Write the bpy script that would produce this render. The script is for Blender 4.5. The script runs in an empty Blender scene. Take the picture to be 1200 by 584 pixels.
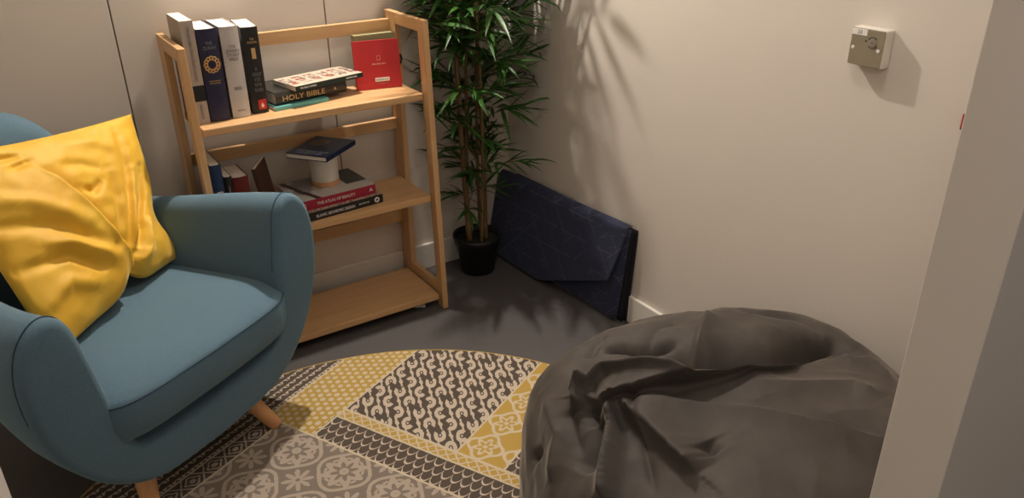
import bpy, bmesh, math, random
from mathutils import Vector, Matrix, noise
random.seed(7)
PI = math.pi
SC = bpy.context.scene
C = SC.collection

# ------------------------------------------------------------------ camera, world, lights, exposure
cam_d = bpy.data.cameras.new('camera'); cam = bpy.data.objects.new('camera', cam_d); C.objects.link(cam)
cam_d.sensor_fit = 'HORIZONTAL'; cam_d.sensor_width = 36.0; cam_d.lens = 926.0/1200*36.0
cam_d.clip_start = 0.02
RX = Vector((0.8361, -0.5484, -0.0090))       # image right
DN = Vector((-0.2462, -0.3609, -0.8995))      # image down
FW = Vector((0.4901, 0.7543, -0.4370))        # view direction
m = Matrix((RX, -DN, -FW)).transposed()
cam.matrix_world = Matrix.Translation((0, 0, 1.5)) @ m.to_quaternion().to_matrix().to_4x4()
SC.camera = cam

world = bpy.data.worlds.new('world'); SC.world = world; world.use_nodes = True
world.node_tree.nodes['Background'].inputs[0].default_value = (1.0, 0.87, 0.76, 1)
world.node_tree.nodes['Background'].inputs[1].default_value = 0.22

def area(name, loc, size, power, color=(1, .86, .70), rot=(0, 0, 0), spread=PI, size_y=None):
    d = bpy.data.lights.new(name, 'AREA'); d.energy = power; d.color = color
    d.shape = 'DISK' if size_y is None else 'RECTANGLE'; d.size = size
    if size_y: d.size_y = size_y
    d.spread = spread
    o = bpy.data.objects.new(name, d); C.objects.link(o); o.location = loc; o.rotation_euler = rot
    return o
area('ceiling_lamp_light', (1.10, 2.52, 2.43), 0.06, 42.0, (1, .90, .79))
area('ceiling_lamp_light', (0.95, 1.05, 2.43), 0.45, 6.6, (1, .91, .84))
area('corridor_fill_light', (-0.35, -0.20, 2.43), 0.50, 13.0, (1, .88, .78))  # added fill to brighten the doorway wall faces, not a known lamp

vs = SC.view_settings
vs.view_transform = 'Standard'; vs.look = 'None'; vs.gamma = 1.0; vs.use_curve_mapping = False
vs.exposure = 0.0

# ------------------------------------------------------------------ node expression helper
class N:
    def __init__(s, nt, v): s.nt = nt; s.v = v
    def _m(s, op, *a):
        n = s.nt.nodes.new('ShaderNodeMath'); n.operation = op
        for i, x in enumerate((s,) + a):
            v = x.v if isinstance(x, N) else x
            if isinstance(v, (int, float)): n.inputs[i].default_value = v
            else: s.nt.links.new(v, n.inputs[i])
        return N(s.nt, n.outputs[0])
    def __add__(s, o): return s._m('ADD', o)
    def __radd__(s, o): return s._m('ADD', o)
    def __sub__(s, o): return s._m('SUBTRACT', o)
    def __rsub__(s, o): return N(s.nt, o)._m('SUBTRACT', s)
    def __mul__(s, o): return s._m('MULTIPLY', o)
    def __rmul__(s, o): return s._m('MULTIPLY', o)
    def __truediv__(s, o): return s._m('DIVIDE', o)
    def __neg__(s): return s._m('MULTIPLY', -1.0)
    def abs(s): return s._m('ABSOLUTE')
    def fract(s): return s._m('FRACT')
    def floor(s): return s._m('FLOOR')
    def sin(s): return s._m('SINE')
    def cos(s): return s._m('COSINE')
    def sqrt(s): return s._m('SQRT')
    def pow(s, o): return s._m('POWER', o)
    def lt(s, o): return s._m('LESS_THAN', o)
    def gt(s, o): return s._m('GREATER_THAN', o)
    def max(s, o): return s._m('MAXIMUM', o)
    def min(s, o): return s._m('MINIMUM', o)
    def atan2(s, o): return s._m('ARCTAN2', o)
    def cell(s, size, off=0.0):            # centred repeat coordinate in -.5 .. .5
        return ((s - off) / size + 0.5).fract() - 0.5

def mix(nt, f, a, b):
    n = nt.nodes.new('ShaderNodeMix'); n.data_type = 'RGBA'
    def put(sock, v):
        if isinstance(v, N): v = v.v
        if isinstance(v, bpy.types.NodeSocket): nt.links.new(v, sock)
        elif isinstance(v, tuple): sock.default_value = (*v[:3], 1)
        else: sock.default_value = v
    put(n.inputs[0], f); put(n.inputs[6], a); put(n.inputs[7], b)
    return n.outputs[2]

def new_mat(name, rough=0.6, base=(.5, .5, .5)):
    mt = bpy.data.materials.new(name); mt.use_nodes = True
    nt = mt.node_tree; b = nt.nodes['Principled BSDF']
    b.inputs['Roughness'].default_value = rough; b.inputs['Base Color'].default_value = (*base, 1)
    return mt, nt, b
def obj_xyz(nt):
    tc = nt.nodes.new('ShaderNodeTexCoord'); sp = nt.nodes.new('ShaderNodeSeparateXYZ')
    nt.links.new(tc.outputs['Object'], sp.inputs[0])
    return tc.outputs['Object'], N(nt, sp.outputs[0]), N(nt, sp.outputs[1]), N(nt, sp.outputs[2])
def noise_tex(nt, scale, vec=None, detail=3, stretch=None):
    if stretch is not None:
        mp = nt.nodes.new('ShaderNodeMapping'); mp.inputs['Scale'].default_value = stretch
        nt.links.new(vec, mp.inputs[0]); vec = mp.outputs[0]
    n = nt.nodes.new('ShaderNodeTexNoise'); n.inputs['Scale'].default_value = scale; n.inputs['Detail'].default_value = detail
    if vec is not None: nt.links.new(vec, n.inputs['Vector'])
    return n.outputs[0]
def bump(nt, b, height, strength=.2, dist=.002):
    bp = nt.nodes.new('ShaderNodeBump'); bp.inputs['Strength'].default_value = strength; bp.inputs['Distance'].default_value = dist
    nt.links.new(height.v if isinstance(height, N) else height, bp.inputs['Height']); nt.links.new(bp.outputs[0], b.inputs['Normal'])

def plain(name, col, rough=.6, var=.0, scale=30, bmp=0, metallic=0, sheen=0, spec=None):
    mt, nt, b = new_mat(name, rough, col)
    v, x, y, z = obj_xyz(nt)
    if var or bmp:
        nz = noise_tex(nt, scale, v)
        if var: nt.links.new(mix(nt, N(nt, nz), tuple(c*(1-var) for c in col), tuple(min(1, c*(1+var)) for c in col)), b.inputs['Base Color'])
        if bmp: bump(nt, b, nz, bmp)
    b.inputs['Metallic'].default_value = metallic
    if sheen: b.inputs['Sheen Weight'].default_value = sheen; b.inputs['Sheen Roughness'].default_value = .4
    if spec is not None: b.inputs['Specular IOR Level'].default_value = spec
    return mt

def wood(name, axis, c1=(.64, .40, .20), c2=(.52, .30, .13)):
    mt, nt, b = new_mat(name, .42)
    v, x, y, z = obj_xyz(nt)
    st = [14, 14, 14]; st[axis] = 0.9
    g = noise_tex(nt, 3.0, v, 5, st)
    st2 = [70, 70, 70]; st2[axis] = 2.0
    g2 = noise_tex(nt, 3.0, v, 2, st2)
    f = (N(nt, g) * 0.75 + N(nt, g2) * 0.35 - 0.30) * 2.2
    f = f.max(0.0).min(1.0)
    nt.links.new(mix(nt, f, c2, c1), b.inputs['Base Color'])
    bump(nt, b, g2, .08, .001)
    return mt

M = {}
M['wall'] = plain('painted_wall', (.66, .61, .55), .55, .02, 6, .03)
M['panel'] = plain('wall_panel', (.66, .60, .53), .5, .015, 5)
M['seam'] = plain('panel_seam', (.23, .18, .12), .6)
M['white_trim'] = plain('white_trim', (.74, .70, .64), .4)
M['ceiling'] = plain('ceiling_paint', (.7, .67, .62), .8)
M['wood_x'] = wood('wood_long_x', 0); M['wood_y'] = wood('wood_long_y', 1); M['wood_z'] = wood('wood_long_z', 2)
M['leg_wood'] = wood('beech_leg', 2, (.64, .34, .155), (.52, .26, .11))
M['black'] = plain('black_cover', (.012, .012, .013), .4)
M['navy'] = plain('navy_cover', (.012, .014, .05), .4)
M['pages'] = plain('page_block', (.80, .74, .64), .8)
M['gold'] = plain('gold_print', (.62, .42, .18), .4)
M['print_grey'] = plain('grey_print', (.22, .20, .22), .6)
M['cover_print'] = plain('pale_blue_print', (.30, .34, .42), .5)
M['print_white'] = plain('white_print', (.8, .78, .75), .6)
M['lead'] = plain('black_rubber', (.01, .01, .01), .6)

# ------------------------------------------------------------------ mesh helpers
def link_mesh(name, bm, mat, parent=None, smooth=False, bevel=0, seg=2, subsurf=0):
    me = bpy.data.meshes.new(name); bm.normal_update(); bm.to_mesh(me); bm.free()
    o = bpy.data.objects.new(name, me); C.objects.link(o)
    for mm in (mat if isinstance(mat, (list, tuple)) else [mat]): me.materials.append(mm)
    if smooth:
        for p in me.polygons: p.use_smooth = True
    if bevel:
        md = o.modifiers.new('bevel', 'BEVEL'); md.width = bevel; md.segments = seg; md.limit_method = 'ANGLE'
    if subsurf:
        md = o.modifiers.new('sub', 'SUBSURF'); md.levels = subsurf; md.render_levels = subsurf
    if parent: o.parent = parent
    return o
def add_box(bm, a, b, mi=0):
    x0, y0, z0 = a; x1, y1, z1 = b
    vs_ = [bm.verts.new(p) for p in ((x0,y0,z0),(x1,y0,z0),(x1,y1,z0),(x0,y1,z0),(x0,y0,z1),(x1,y0,z1),(x1,y1,z1),(x0,y1,z1))]
    for f in ((0,3,2,1),(4,5,6,7),(0,1,5,4),(1,2,6,5),(2,3,7,6),(3,0,4,7)):
        fc = bm.faces.new([vs_[i] for i in f]); fc.material_index = mi
    return vs_
def box(name, a, b, mat, parent=None, bevel=0.0, seg=2):
    bm = bmesh.new(); add_box(bm, a, b); return link_mesh(name, bm, mat, parent, bevel=bevel, seg=seg)
def add_tube(bm, pts, radii, n=10, cap=True, mi=0):
    pts = [Vector(p) for p in pts]
    if isinstance(radii, (int, float)): radii = [radii]*len(pts)
    rings = []; up = Vector((0, 0, 1))
    ref = None
    for i, p in enumerate(pts):
        d = (pts[min(i+1, len(pts)-1)] - pts[max(i-1, 0)]).normalized()
        if ref is None: ref = d.orthogonal().normalized()
        ref = (ref - d*ref.dot(d)).normalized(); bn = d.cross(ref)
        rings.append([bm.verts.new(p + radii[i]*(math.cos(2*PI*k/n)*ref + math.sin(2*PI*k/n)*bn)) for k in range(n)])
    for a, b in zip(rings, rings[1:]):
        for k in range(n):
            f = bm.faces.new((a[k], a[(k+1)%n], b[(k+1)%n], b[k])); f.material_index = mi
    if cap:
        bm.faces.new(rings[0][::-1]).material_index = mi; bm.faces.new(rings[-1]).material_index = mi
def add_lathe(bm, prof, n=40, c=(0,0), cap0=True, cap1=True):
    rings = [[bm.verts.new((c[0]+r*math.cos(2*PI*k/n), c[1]+r*math.sin(2*PI*k/n), z)) for k in range(n)] for r, z in prof]
    for a, b in zip(rings, rings[1:]):
        for k in range(n): bm.faces.new((a[k], a[(k+1)%n], b[(k+1)%n], b[k]))
    if cap0: bm.faces.new(rings[0][::-1])
    if cap1: bm.faces.new(rings[-1])
def add_grid(bm, rows, closed=False, mi=0):
    vv = [[bm.verts.new(p) for p in r] for r in rows]
    for a, b in zip(vv, vv[1:]):
        n = len(a)
        for k in range(n if closed else n-1):
            f = bm.faces.new((a[k], a[(k+1)%n], b[(k+1)%n], b[k])); f.material_index = mi
    return vv
def add_prism(bm, poly, z0, z1, mi=0):
    a = [bm.verts.new((x, y, z0)) for x, y in poly]; b = [bm.verts.new((x, y, z1)) for x, y in poly]
    n = len(poly)
    bm.faces.new(a[::-1]).material_index = mi; bm.faces.new(b).material_index = mi
    for k in range(n): bm.faces.new((a[k], a[(k+1)%n], b[(k+1)%n], b[k])).material_index = mi
def tag(o, label, cat, group=None):
    o['label'] = label; o['category'] = cat
    if group: o['group'] = group
    return o
def thing(name, label, cat, loc=(0,0,0), rot=(0,0,0), group=None):
    o = bpy.data.objects.new(name, None); C.objects.link(o); o.location = loc; o.rotation_euler = rot
    o.empty_display_size = .05
    return tag(o, label, cat, group)
def struct(o): o['kind'] = 'structure'; return o
def smooth01(x): x = max(0., min(1., x)); return x*x*(3-2*x)

def text_mesh(name, s, width, height, mat, parent, loc, rot, depth=.0004, align='CENTER'):
    """lettering scaled to fit width x height, laid flat in its local XY plane"""
    cu = bpy.data.curves.new(name, 'FONT'); cu.body = s; cu.extrude = .02; cu.resolution_u = 2
    cu.align_x = 'LEFT'; cu.space_line = 1.0
    if align == 'CENTER' and '\n' in s: cu.align_x = 'CENTER'
    t = bpy.data.objects.new(name+'_src', cu); C.objects.link(t)
    bpy.context.view_layer.update()
    me = bpy.data.meshes.new_from_object(t.evaluated_get(bpy.context.evaluated_depsgraph_get()))
    bpy.data.objects.remove(t); 
    xs = [v.co.x for v in me.vertices]; ys = [v.co.y for v in me.vertices]
    cx, cy = (min(xs)+max(xs))/2, (min(ys)+max(ys))/2
    sx = width/(max(xs)-min(xs)); sy = height/(max(ys)-min(ys))
    for v in me.vertices: v.co = Vector(((v.co.x-cx)*sx, (v.co.y-cy)*sy, v.co.z*depth/.02))
    me.materials.clear(); me.materials.append(mat); me.name = name
    o = bpy.data.objects.new(name, me); C.objects.link(o); o.parent = parent
    o.location = loc; o.rotation_euler = rot
    return o

# ------------------------------------------------------------------ room shell
YB, XR, HC = 2.65, 1.71, 2.45
XL = -0.98
XJ0, XJ1, YJ0, YJ1 = -0.053, 0.905, 0.362, 0.45
mt, nt, b = new_mat('grey_floor', .55)
v, x, y, z = obj_xyz(nt)
n1 = N(nt, noise_tex(nt, 2.5, v, 4)); n2 = N(nt, noise_tex(nt, 160, v, 2))
f = (n1*.6 + n2*.5 - .05).max(0.).min(1.)
nt.links.new(mix(nt, f, (.054, .049, .048), (.092, .085, .083)), b.inputs['Base Color'])
bump(nt, b, n2, .12, .0006)
M['floor'] = mt
struct(box('floor', (-1.6, -1.4, -.05), (2.6, YB+.1, 0), M['floor']))
struct(box('ceiling', (-1.6, -1.4, HC), (2.6, YB+.1, HC+.05), M['ceiling']))
bm = bmesh.new()
seams = [XL-.1, -0.335, 0.321, 0.977, XR+.1]
add_box(bm, (XL-.1, YB, 0), (XR+.1, YB+.05, .44))
for a_, b_ in zip(seams, seams[1:]): add_box(bm, (a_+.0022, YB, .4402), (b_-.0022, YB+.05, HC))
struct(link_mesh('wall_back', bm, M['panel'], bevel=.0012))
bm = bmesh.new(); add_box(bm, (XL-.1, YB+.006, 0), (XR+.1, YB+.06, HC))
struct(link_mesh('trim_1', bm, M['seam']))
struct(box('wall_right', (XR, YJ0, 0), (XR+.08, YB+.05, HC), M['wall']))
struct(box('wall_left', (XL-.08, YJ0, 0), (XL, YB+.05, HC), M['wall']))
bm = bmesh.new(); add_box(bm, (XJ1, YJ0, 0), (2.55, YJ1, HC)); add_box(bm, (-1.55, YJ0, 0), (XJ0, YJ1, HC))
add_box(bm, (XJ0, YJ0, 2.08), (XJ1, YJ1, HC))
struct(link_mesh('wall_front', bm, M['wall'], bevel=.002))
def skirting(name, a, b):
    bm = bmesh.new(); add_box(bm, a, b); struct(link_mesh(name, bm, M['white_trim'], bevel=.003))
skirting('baseboard_back', (XL, YB-.014, 0), (XR-.014, YB, .108))
skirting('baseboard_right', (XR-.014, YJ1, 0), (XR, YB, .108))
skirting('baseboard_left', (XL, YJ1, 0), (XL+.014, YB-.014, .108))
# recessed ceiling lamps that carry the light
def ceiling_lamp(x, y, label):
    t = thing('ceiling_lamp', label, 'lamp', (x, y, HC), group='recessed ceiling lamps')
    bm = bmesh.new(); add_lathe(bm, [(.075, 0), (.075, -.006), (.062, -.008), (.055, -.001)], 32, cap1=False)
    link_mesh('trim_ring', bm, M['white_trim'], t, smooth=True)
ceiling_lamp(1.10, 2.52, 'round white recessed ceiling lamp above the wooden shelf')
ceiling_lamp(.95, 1.05, 'round white recessed ceiling lamp above the middle of the rug')

# ------------------------------------------------------------------ round rug
def rug_material():
    mt, nt, b = new_mat('patchwork_rug', .95)
    v, x, y, z = obj_xyz(nt)
    wob = N(nt, noise_tex(nt, 90, v, 2)) - .5
    p = x + 1.0733 + wob*.004; q = -y - .9435 + wob*.004
    dark = (.060, .045, .036); cream = (.62, .52, .41); yel = (.52, .335, .060); grey = (.215, .172, .145)
    gcream = (.46, .385, .31); ycream = (.66, .56, .40)
    # grey tile: medallions and flowers
    cx = p.cell(.175, 1.225); cy = q.cell(.175, -1.42)
    r = (cx*cx + cy*cy).sqrt(); th = cy.atan2(cx); c4 = (th*4).cos(); c8 = (th*8).cos()
    ring = ((r - c4*.030 - .415).abs()).lt(.032)
    inner = ((r - (c8*.060) - .235).abs()).lt(.070)
    core = ((r - .045).abs()).lt(.035)
    dots = ((r-.30).abs()).lt(.022)*(c8.lt(-.4))
    fx = p.cell(.175, 1.1375); fy = q.cell(.175, -1.3325)
    fr = (fx*fx + fy*fy).sqrt(); fth = fy.atan2(fx)
    pet = fr.lt((fth*4).cos().abs()*.20 + .05)*fr.gt(.035)
    outer = ((fr - .245).abs()).lt(.012)
    gm = ring.max(inner).max(core).max(dots).max(pet)
    tile_grey = mix(nt, gm, grey, gcream)
    # fish scale band
    k = .062; Y = (p-1.30)/.034; X = q/k*2
    ca = X.cell(1.0)*1.96; cb = (X+.5).cell(1.0)*1.96
    fa = ((Y + (1.0 - ca*ca).max(0.).sqrt())/2 + .5).fract()*2 - 1
    fb = ((Y + 1 + (1.0 - cb*cb).max(0.).sqrt())/2 + .5).fract()*2 - 1
    sc = fa.abs().lt(.10).max(fb.abs().lt(.10))
    tile_scale = mix(nt, sc, dark, cream)
    # black tile with broken cream motifs
    s = .058
    ax = (p + q*.5).cell(s); ay = q.cell(s*1.0)
    ar = (ax*ax + ay*ay).sqrt(); par = (((q/s + .5).floor()*.5).fract()*2.0 + ((p + q*.5)/s + .5).floor()*.5)*PI; at = ay.atan2(ax) + par
    mo = ((ar - .27).abs()).lt(.125)*((at*1.0 + 1.0).cos().gt(-.75))
    bx = (p + q*.5).cell(s, s*.5); by = q.cell(s, s*.5)
    br = (bx*bx*2.2 + by*by).sqrt(); mo2 = br.lt(.17).max((bx+by*.5).abs().lt(.07)*by.abs().lt(.34))
    lk = ar.lt(.07)
    tile_black = mix(nt, mo.max(mo2).max(lk), dark, cream)
    # yellow vine tile
    vx = p.cell(.12, 1.50); vy = q.cell(.12, -.96)
    vr = (vx*vx + vy*vy).sqrt(); vt = vy.atan2(vx)
    vn = ((vr - (vt*4).cos()*.06 - .40).abs()).lt(.045).max(((vr - (vt*6).cos()*.07 - .2).abs()).lt(.05)).max(vr.lt(.06))
    tile_vine = mix(nt, vn, yel, ycream)
    # yellow speckled band
    nz3 = N(nt, noise_tex(nt, 38, v, 1))
    row_i = (q/.022 + .5).floor(); sx_ = (p + row_i*.0135 + (nz3-.5)*.008).cell(.027); sy_ = q.cell(.022)
    sp = (sx_*sx_*1.3 + sy_*sy_).sqrt().lt(.22 + nz3*.28)
    tile_speck = mix(nt, sp, yel, ycream)
    # dark lattice of triangles
    ta = p.cell(.030); tb = q.cell(.026)
    tri = ((ta.abs()*1.1 + tb) .lt(.28))*(tb.gt(-.34))*((ta.abs()).gt(.06))
    tile_tri = mix(nt, tri, dark, cream)
    # narrow border with ornaments
    ox = p.cell(.075, 1.22); oy = (q + 1.578)/.05
    orr = (ox*ox*1.6 + oy*oy).sqrt(); oth = oy.atan2(ox)
    orn = ((orr - (oth*4).cos()*.05 - .34).abs()).lt(.05).max(orr.lt(.16))
    dm = ((ox.abs() - .5 + oy.abs()*.5).abs()).lt(.04)
    tile_orn = mix(nt, orn.max(dm), dark, gcream)
    # thin yellow band
    yx = q.cell(.034); yy = (p - 1.42)/.04
    yo = ((yx.abs()*.9 + yy.abs() - .42).abs()).lt(.09)
    tile_thin = mix(nt, yo.max(yy.abs().gt(.40)), yel, ycream)
    # assemble patches
    col = mix(nt, q.gt(-1.02), tile_black, tile_vine)
    col = mix(nt, q.gt(-.865), col, tile_scale)
    col = mix(nt, q.lt(-1.423), col, tile_speck)
    col = mix(nt, p.lt(1.442)*q.gt(-1.423), col, tile_thin)
    col = mix(nt, p.lt(1.402)*q.gt(-1.43), col, tile_scale)
    col = mix(nt, p.lt(1.297), col, tile_grey)
    col = mix(nt, q.lt(-1.55)*p.lt(1.297), col, tile_orn)
    col = mix(nt, q.lt(-1.608), col, tile_tri)
    w = .0032
    ln = ((p-1.297).abs().lt(w)*q.gt(-1.608)).max((p-1.402).abs().lt(w)*q.gt(-1.425)).max((p-1.442).abs().lt(w)*q.gt(-1.425))
    ln = ln.max((q+1.608).abs().lt(w)).max((q+1.55).abs().lt(w)*p.lt(1.297)).max((q+1.425).abs().lt(w)*p.gt(1.297)).max((q+1.02).abs().lt(w)*p.gt(1.442)).max((q+.865).abs().lt(w)*p.gt(1.442))
    col = mix(nt, ln, col, ycream)
    rr = (x*x + y*y).sqrt()
    col = mix(nt, rr.gt(.882), col, yel)
    fz = N(nt, noise_tex(nt, 700, v, 2))
    col = mix(nt, (fz*.5), col, (.12, .09, .06))
    nt.links.new(col, b.inputs['Base Color'])
    bump(nt, b, fz, .5, .002)
    return mt
bm = bmesh.new(); add_lathe(bm, [(.880, 0.0), (.889, .001), (.891, .0045), (.887, .008), (.870, .009)], 160)
rug = link_mesh('round_rug', bm, rug_material(), smooth=False)
rug.location = (.528, 1.328, 0.0005); rug.rotation_euler = (0, 0, math.radians(27))
tag(rug, 'round patchwork rug in yellow, black, cream and grey on the dark floor', 'rug')

# ------------------------------------------------------------------ wooden ladder shelf
SX0, SX1, TH = .430, 1.208, .021
shelf = thing('wooden_shelf', 'pale wooden open shelf with three tiers and slatted back against the panelled wall', 'shelf', (.819, 2.47, 0))
def sbox(name, a, b, mat, bev=.002):
    o = shelf.location
    return box(name, [a[i]-o[i] for i in range(3)], [b[i]-o[i] for i in range(3)], mat, shelf, bevel=bev)
FY = lambda z: 2.303 + .042*z/1.05                         # front of the leaning front leg
for x0 in (SX0, SX1-TH):
    x1 = x0+TH
    bm = bmesh.new(); o = shelf.location
    vv = [bm.verts.new((x-o[0], yy-o[1], zz)) for zz in (0, 1.052) for x, yy in ((x0, FY(zz)), (x1, FY(zz)), (x1, FY(zz)+.042), (x0, FY(zz)+.042))]
    for f in ((0,3,2,1),(4,5,6,7),(0,1,5,4),(1,2,6,5),(2,3,7,6),(3,0,4,7)): bm.faces.new([vv[i] for i in f])
    link_mesh('front_leg', bm, M['wood_z'], shelf, bevel=.002)
    sbox('rear_stile', (x0, 2.558, .02), (x1, 2.598, 1.052), M['wood_z'])
    sbox('rear_leg', (x0, 2.601, 0), (x1, 2.634, 1.052), M['wood_z'])
    sbox('top_bar', (x0+.0005, FY(1.0)+.0415, 1.012), (x1-.0005, 2.5575, 1.0515), M['wood_y'])
    sbox('bottom_bar', (x0+.0005, FY(.06)+.0415, .050), (x1-.0005, 2.5575, .092), M['wood_y'])
for z0, z1 in ((.982, 1.024), (.628, .668), (.254, .302)):
    sbox('back_rail', (SX0+TH, 2.602, z0), (SX1-TH, 2.622, z1), M['wood_x'])
for zt, yf in ((.812, 2.362), (.446, 2.345), (.056, 2.325)):
    sbox('shelf_board', (SX0+TH+.010, yf, zt-.024), (SX1-TH-.004, 2.592, zt), M['wood_x'], .003)

# ------------------------------------------------------------------ books
def book(name, label, cat, T, D, H, cover, loc, rot=(0,0,0), group=None, soft=False, round_spine=True, pages=None, ct=.0022):
    """standing book: spine faces -Y, thickness along X (0..T), depth along Y (0..D), height along Z; hard or soft cover wrapped round a page block"""
    t = thing(name, label, cat, loc, rot, group)
    over = 0 if soft else .0025
    bm = bmesh.new()
    n = 8; bul = .006 if round_spine else .0008
    outer = []
    outer.append((0, D))
    for k in range(n+1):
        a = k/n; outer.append((a*T, -bul*math.sin(PI*a)+ (0 if round_spine else 0)))
    outer.append((T, D))
    inner = [(T-ct, D)] + [(ct + (1-k/n)*(T-2*ct), ct - bul*.8*math.sin(PI*(1-k/n))) for k in range(n+1)] + [(ct, D)]
    ring = outer + inner
    a = [bm.verts.new((x, y, 0)) for x, y in ring]; b_ = [bm.verts.new((x, y, H)) for x, y in ring]
    N_ = len(ring); no = len(outer)
    for k in range(N_):
        bm.faces.new((a[k], a[(k+1)%N_], b_[(k+1)%N_], b_[k]))
    for k in range(no-1):                       # end caps as quads between outer and inner loops
        i0, i1 = k, k+1; j0, j1 = N_-1-k, N_-2-k
        bm.faces.new((a[i0], a[j0], a[j1], a[i1])); bm.faces.new((b_[i0], b_[i1], b_[j1], b_[j0]))
    bmesh.ops.recalc_face_normals(bm, faces=bm.faces)
    link_mesh('cover', bm, cover, t)
    bm = bmesh.new()
    pr = [(T-ct, D-over)] + [(ct + (1-k/n)*(T-2*ct), ct + .0003 - bul*.8*math.sin(PI*(1-k/n))) for k in range(n+1)] + [(ct, D-over)]
    for k in range(1, 6): pr.append((ct + k/6*(T-2*ct), D-over-.004*math.sin(PI*k/6)*(1 if round_spine else 0)))
    add_prism(bm, [(p_[0], p_[1]) for p_ in pr], over, H-over)
    bmesh.ops.recalc_face_normals(bm, faces=bm.faces)
    link_mesh('pages', bm, pages or M['pages'], t)
    return t
SP = (PI/2, 0, 0)          # lettering on a spine, reading left to right
SPD = (PI/2, -PI/2, 0)
ZT = .8125
GT = 'books standing upright on the top shelf'
M['beige_cover'] = plain('beige_cover', (.40, .34, .29), .5, .05, 20)
b1 = book('paperback_book', 'tall beige paperback with a black band round its spine, leftmost on the top shelf', 'book', .037, .165, .300, M['beige_cover'], (.463, 2.425, ZT), (0, 0, 0), GT, soft=True, round_spine=False)
box('spine_band', (-.0006, -.0022, .068), (.0376, .02, .114), M['black'], b1)
text_mesh('spine_title', 'THE HOLY BIBLE, TORAH, PSALMS & GOSPELS', .155, .010, M['print_grey'], b1, (.0185, -.0014, .205), (0, PI/2, 0), align='LEFT').rotation_euler = (PI/2, PI/2, 0)
text_mesh('spine_title', 'GENESIS BOOK', .045, .008, M['print_grey'], b1, (.0185, -.0014, .036), (PI/2, PI/2, 0))
b2 = book('hardback_book', 'thick dark blue hardback with a gold rosette on its spine, second on the top shelf', 'book', .058, .165, .272, M['navy'], (.504, 2.430, ZT), (0, 0, 0), GT)
text_mesh('spine_title', 'THE\nQURAN', .036, .024, M['print_grey'], b2, (.029, -.0066, .224), SP)
bm = bmesh.new()
for k in range(12):
    a = 2*PI*k/12; c = Vector((.029+.0175*math.cos(a), -.0068, .170+.0195*math.sin(a)))
    add_tube(bm, [c+Vector((.0052*math.cos(j*PI/4), 0, .0052*math.sin(j*PI/4))) for j in range(9)], .0015, 5, False)
ros = link_mesh('rosette', bm, M['gold'], b2)
M['rust'] = plain('rust_print', (.22, .085, .02), .5)
bm = bmesh.new(); add_grid(bm, [[(.029+r_*math.cos(2*PI*k/36), -.0066, .170+r_*math.sin(2*PI*k/36)) for k in range(36)] for r_ in (.011, .0245)], closed=True)
link_mesh('rosette_ground', bm, M['rust'], b2)
text_mesh('spine_subtitle', 'A New Translation\nand Commentary', .034, .012, M['gold'], b2, (.029, -.0066, .118), SP)
M['white_cover'] = plain('white_cover', (.55, .52, .50), .45)
b3 = book('hardback_book', 'thick white hardback with pale grey lettering, third on the top shelf', 'book', .054, .165, .272, M['white_cover'], (.570, 2.432, ZT), (0, 0, 0), GT)
text_mesh('spine_title', 'THE\nJEWISH\nSTUDY\nBIBLE', .038, .046, M['print_grey'], b3, (.027, -.0066, .196), SP)
text_mesh('spine_subtitle', 'SECOND\nEDITION', .022, .010, M['print_grey'], b3, (.027, -.0066, .090), SP)
text_mesh('publisher_name', 'OXFORD', .024, .004, M['print_grey'], b3, (.027, -.0066, .022), SP)
b4 = book('paperback_book', 'thick black paperback with a red emblem at the foot of its spine', 'book', .050, .150, .262, M['black'], (.634, 2.446, ZT), (0, 0, math.radians(-5)), GT, soft=True)
text_mesh('spine_title', 'THE\nBUDDHA', .028, .016, M['gold'], b4, (.028, -.0066, .222), SP)
box('spine_picture', (.022, -.0068, .168), (.034, -.004, .200), M['gold'], b4)
text_mesh('spine_subtitle', 'AN\nANTHOLOGY\nOF TEXTS\nFROM THE\nPALI CANON', .026, .075, M['print_grey'], b4, (.028, -.0066, .105), SP)
M['red_label'] = plain('red_label', (.55, .03, .03), .4)
eb = box('emblem', (.020, -.0072, .012), (.044, -.003, .042), M['red_label'], b4)
bm = bmesh.new(); add_prism(bm, [(-.003, 0), (.003, 0), (.0045, .007), (.0015, .012), (0, .017), (-.0015, .012), (-.0045, .007)], 0, .0005)
o = link_mesh('emblem_figure', bm, M['print_white'], eb); o.location = (.032, -.0073, .018); o.rotation_euler = SP

# flat pile: teal, black bible, booklet
def flat(name, label, cat, T, D, H, cover, x, y, z, az, group, **kw):
    """book lying down: spine towards the room; x,y = front left corner, az turns it"""
    t = book(name, label, cat, T, D, H, cover, (0, 0, 0), (0, 0, 0), group, **kw)
    # local X (thickness) -> up, local Z (height) -> along +x, local Y stays depth
    R = Matrix(((0, 0, 1), (0, 1, 0), (1, 0, 0)))     # columns map local axes
    R = Matrix(((0, 0, 1, 0), (0, 1, 0, 0), (-1, 0, 0, 0), (0, 0, 0, 1)))
    t.matrix_world = Matrix.Translation((x, y, z+T)) @ Matrix.Rotation(az, 4, 'Z') @ R
    return t
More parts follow.
